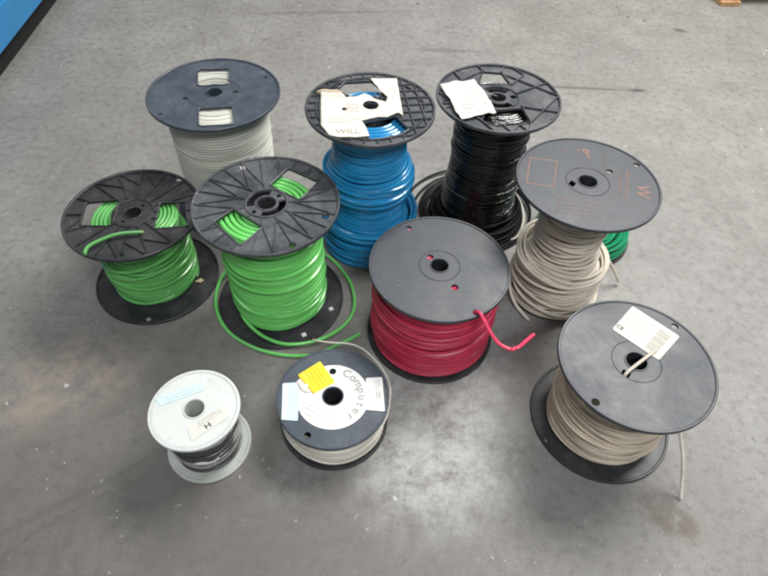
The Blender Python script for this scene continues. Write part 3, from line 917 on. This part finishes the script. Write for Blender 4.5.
# ------------------------------------------------------------------ small spool with the white disc label
def label_spool():
    R, H = .1207, .1082
    cx, cy = -.0971, .609
    t = spool(cx, cy, 'low dark spool of cream cable with a round white label and yellow sticker on top')
    holes = [circle(.0075, 20, -.0433, -.0923), circle(.0075, 20, -.0083+.002, .0609)]
    flange(t, R, H, holes, M['slate_plastic'], .0205, None, recess=.0018, rim_w=.005)
    base_flange(t, R, M['black_plastic'])
    barrel(t, .0205, .04, .006, H-.006, M['black_plastic'])
    mb = MB()
    coil(mb, [(0,.109),(.05,.110),(.1,.108)], .0115, H-.0095, .0029, 37, jit=.0022, zj=.4)
    loops(mb, 10, (.03,.08), (.1095,.1125), .0029, 97, .10, .004)
    c = mb.build('cable_coil', M['cream'], t)
    mb = MB()
    P = [(.070,.075,.05),(.055,.105,.060),(.020,.135,.075),(-.025,.148,.088),(-.055,.152,.098)]
    P = [(-.062,.158,.085),(-.048,.150,.092),(-.017,.142,.100),(.025,.141,.100),(.057,.128,.100),(.084,.102,.100),(.107,.072,.099),(.121,.038,.094),(.1215,.000,.078),(.115,-.025,.062),(.100,-.052,.05),(.082,-.074,.045)]
    mb.tube(spline(P, 8), .0024, False, 8)
    mb.build('cable_end', M['cream'], c)
    zl = H-.0018+.0005
    mb = MB()
    mb.add_mesh(plate(circle(.0775, 96), [circle(.0222, 40), circle(.0078, 20, -.0063, .0609)], zl, zl+.0005, .00008))
    lb = mb.build('paper_label', M['disc_paper'], t)
    z = zl+.0007
    mb = MB()
    word = 'Computer'
    for k, ch in enumerate(word):                           # word set round the disc, read clockwise
        a = R_(66 - k*16.5)
        r = .062
        me = text_mesh(ch, .026, z, .0003)
        mb.add_mesh(me, Matrix.Translation((r*math.cos(a), r*math.sin(a), 0)) @ Matrix.Rotation(a-PI/2, 4, 'Z'))
    mb.build('lettering', M['ink'], lb)
    for (o, u, x0, x1, y0, y1, n, sd, h) in (((-.03,-.045), (.9,-.43), -.034, .026, -.014, .018, 3, 43, .55), ((.0,-.05), (.05,-1), -.014, .018, -.004, .014, 2, 44, .5), ((.044,.0), (-.12,-1), -.03, .03, -.007, .005, 2, 45, .45)):
        lettering(lb, M['faint_ink'], lambda mb: print_rows(mb, frame_from(o, u), x0, x1, y0, y1, n, z, sd, h, 1))
    # side labels
    L = rounded([(-.1113,.024),(-.0764,.029),(-.0665,-.0623),(-.1006,-.0616)], .08)
    ll = sheet(L, zl+.0008, t, M['cyan_paper'])
    mb = MB()
    mb.add_mesh(plate([(-.1100,.0232),(-.1003,.0247),(-.0905,-.0608),(-.0998,-.0607)], [], zl+.0014, zl+.0017, .00005))
    mb.build('blank_margin', M['disc_paper'], ll)
    Rl = rounded([(.0675,.0482),(.1033,.0527),(.1127,-.0305),(.0721,-.029)], .08)
    rl = sheet(Rl, zl+.0008, t, M['disc_paper'])
    mb = MB()
    mR = frame_from((.0885,.010), (.08,-1))
    print_rows(mb, mR, -.036, .036, .002, .014, 2, zl+.0015, 46, .5, 1)
    mb.build('lettering', M['faint_ink'], rl)
    mb = MB()
    print_rows(mb, mR, -.002, .012, .004, .014, 2, zl+.0018, 47, .8, 1)
    mb.build('lettering', M['ink'], rl)
    Y = rounded([(-.0369,.0854),(.002,.0336),(-.0427,.0022),(-.0823,.0463)], .05)
    yl = sheet(Y, zl+.0012, t, M['yellow'], 'sticker', wave=.0012, seed=3)
    mY = frame_from((-.041,.043), (.039,-.0518))
    lettering(yl, flat_mat('amber ink', (.66,.45,.02)), lambda mb: print_rows(mb, mY, -.026, .026, -.016, .018, 4, zl+.0021, 48, .4, 1))
    # torn white corner under the sticker
    sheet([(-.083,.030),(-.074,.042),(-.050,.018),(-.046,.006),(-.060,.004),(-.072,.012)], zl+.0010, t, M['paper'], 'torn_paper', wave=.0012, seed=6)
label_spool()

# ------------------------------------------------------------------ small milky white spool
def white_spool():
    R, H = .0895, .1624
    t = spool(-.3632, .5349, 'small milky white plastic spool holding dark wire, nearest left on the floor')
    flange(t, R, H, [], M['white_plastic'], .0195, None, recess=.0006, thick=.005, rim_h=.0075, rim_w=.008)
    mb = MB()
    mb.add_mesh(plate(circle(R-.003, 96), [circle(.0195, 40)], .0006, .006))
    mb.lathe(rim_profile(R, 0, .0072, .007), 96)
    mb.build('flange', M['cloudy_plastic'], t, 40)
    barrel(t, .0195, .03, .006, H-.006, M['cloudy_plastic'])
    mb = MB()
    coil(mb, [(0,.066),(.05,.067),(.15,.064)], .0095, H-.008, .0026, 43, jit=.0024, zj=.5)
    loops(mb, 14, (.03,.13), (.066,.071), .0026, 98, .16, .004)
    c = mb.build('cable_coil', M['charcoal'], t)
    mb = MB()                                              # strip of tape stuck on the wound wire
    rows = []
    for k in range(9):
        a = R_(-92 + k*5.0)
        rows.append([(.0735*math.cos(a), .0735*math.sin(a), z + .004*math.sin(k*.8)) for z in (.052, .068)])
    vs = [[mb.bm.verts.new(p) for p in r] for r in rows]
    for A, B in zip(vs, vs[1:]): mb.face((A[0], B[0], B[1], A[1]))
    o = mb.build('tape_strip', M['disc_paper'], t)
    sm = o.modifiers.new('s', 'SOLIDIFY'); sm.thickness = .0006
    mb = MB()
    loops(mb, 3, (.03,.07), (.069,.073), .0026, 99, .2, .004, zmin=.008)
    mb.build('cable_end', M['ink'], c)
    zl = H-.0006+.0005
    B = rounded([(-.0822,.0168),(.0013,.0594),(.0082,.0408),(-.0685,.0019)], .08)
    bl = sheet(B, zl, t, M['cyan_paper'])
    mb = MB()
    print_rows(mb, frame_from((-.035,.030), (.0767,.0389)), -.03, .03, -.007, .007, 2, zl+.0006, 53, .5, 1)
    mb.build('lettering', M['faint_ink'], bl)
    W = rounded([(-.0034,-.0424),(.0556,.0091),(.0743,-.013),(.0123,-.0681)], .06)
    wl = sheet(W, zl, t, M['paper'])
    m = frame_from((.0347,-.0286), (.062,.0551))
    mb = MB()
    mb.add_mesh(text_mesh('H', .0145, zl+.0006, .0004), m @ Matrix.Translation((-.004,-.006,0)) @ Matrix.Scale(1.25,4,(1,0,0)))
    mb.build('lettering', M['dark_ink'], wl)
    mb = MB()
    print_rows(mb, m, -.018, .034, .002, .014, 2, zl+.0006, 54, .5, 1)
    mb.build('lettering', M['ink'], wl)
white_spool()

# ------------------------------------------------------------------ things at the edge of the picture
def blue_machine():
    m, nt, b = new_mat('blue enamel')
    co = nt.nodes.new('ShaderNodeTexCoord').outputs['Object']
    n = noise_tex(nt, co, 9, 6, .65)
    nt.links.new(mixc(nt, ramp(nt, n, [(.45, 0.0), (.75, .5)]), (.028,.215,.47), (.03,.16,.36)), b.inputs['Base Color'])
    b.inputs['Roughness'].default_value = .38
    g = plastic('mauve grey panel', (.17,.16,.22), .5, .4)
    k = plastic('gap shade black', (.006,.006,.006), .8, .0, (.02,.02,.02))
    t = empty('machine_base', (-1.452, 1.95, 0), 'blue painted steel beam over a blacked-in shadow gap, at the far left corner', 'machine base')
    t.rotation_euler = (0, 0, R_(4.2))
    mb = MB()
    def bbox(x0, x1, y0, y1, z0, z1):
        t_ = MB(); t_.box(x0, x1, y0, y1, z0, z1)
        bmesh.ops.bevel(t_.bm, geom=t_.bm.edges[:], offset=.006, segments=3, affect='EDGES')
        me = bpy.data.meshes.new('b'); t_.bm.to_mesh(me); t_.bm.free(); mb.add_mesh(me)
    bbox(-.10, 0, -1.1, 2.4, .082, .205)
    mb.build('beam', m, t)
    mb = MB(); bbox(-.62, -.035, -1.05, 2.35, 0, .082)  # near-black block, stands for the shade in the gap under the beam
    mb.build('gap_shade', k, t)
    mb = MB(); bbox(-.62, -.012, -1.08, 2.38, .206, .26)
    mb.build('panel', g, t)
blue_machine()

def pallet():
    m, nt, b = new_mat('raw pine')
    co = nt.nodes.new('ShaderNodeTexCoord').outputs['Object']
    mp = N(nt, 'ShaderNodeMapping'); mp.inputs['Scale'].default_value = (14, 1.5, 14)
    nt.links.new(co, mp.inputs[0])
    n = noise_tex(nt, mp.outputs[0], 4, 6, .6, .8)
    nt.links.new(mixc(nt, ramp(nt, n, [(.35, 0.0), (.7, 1.0)]), (.60,.36,.19), (.42,.23,.11)), b.inputs['Base Color'])
    b.inputs['Roughness'].default_value = .7
    t = empty('pallet', (1.552, 2.892, 0), 'corner of a tan wooden pallet on the floor at the top right', 'pallet')
    t.rotation_euler = (0, 0, R_(8))
    for k in range(3):
        mb = MB(); mb.box(k*.45, k*.45+.1, 0, 1.0, .001, .02); mb.build('bottom_board', m, t)
        for j in range(3):
            mb = MB(); mb.box(k*.45+.004, k*.45+.096, .02+j*.43, .12+j*.43, .0205, .10); mb.build('block', m, t)
    for j in range(6):
        mb = MB(); mb.box(-.005, 1.005, .015+j*.175, .115+j*.175, .1005, .118); mb.build('deck_board', m, t)
pallet()

# ------------------------------------------------------------------ lamps of the workshop
def area(name, loc, target, sx, sy, power, c):
    l = bpy.data.lights.new(name, 'AREA'); l.shape = 'RECTANGLE'; l.size = sx; l.size_y = sy
    l.energy = power; l.color = c
    o = bpy.data.objects.new(name, l); o.location = loc
    o.rotation_euler = (Vector(target)-Vector(loc)).to_track_quat('-Z', 'Y').to_euler()
    col.objects.link(o)
area('ceiling_lamp', (1.6, 2.6, 3.4), (.4, 1.2, 0), 2.4, 1.2, 225, (1, .985, .94))
area('ceiling_lamp', (.7, -1.1, 3.3), (.1, 1.0, 0), 1.4, .6, 84, (.97, .985, 1))
area('ceiling_lamp', (-1.2, 1.6, 3.8), (-.2, 1.0, 0), 2.0, .8, 22, (.97, .985, 1))
w = bpy.data.worlds.new('World'); scene.world = w
w.use_nodes = True
bg = w.node_tree.nodes['Background']
bg.inputs[0].default_value = (.97, .985, 1, 1); bg.inputs[1].default_value = .21

# ------------------------------------------------------------------ camera
cam = bpy.data.cameras.new('camera')
cam.sensor_width = 36; cam.lens = 574.73/768*36
cam.clip_start = .02; cam.clip_end = 100
co_ = bpy.data.objects.new('camera', cam)
col.objects.link(co_)
p = R_(49.979); rl = R_(2.972)
fw = Vector((0, math.cos(p), -math.sin(p))); rt = Vector((1,0,0)); up = rt.cross(fw)
r2 = rt*math.cos(rl) + up*math.sin(rl); u2 = -rt*math.sin(rl) + up*math.cos(rl)
mw = Matrix(((r2.x,u2.x,-fw.x,0),(r2.y,u2.y,-fw.y,0),(r2.z,u2.z,-fw.z,1.2),(0,0,0,1)))
co_.matrix_world = mw
scene.camera = co_

scene.view_settings.view_transform = 'Standard'
scene.view_settings.look = 'None'
scene.view_settings.exposure = 0
scene.view_settings.gamma = 1
scene.cycles.use_denoising = True
scene.cycles.filter_width = 2.4
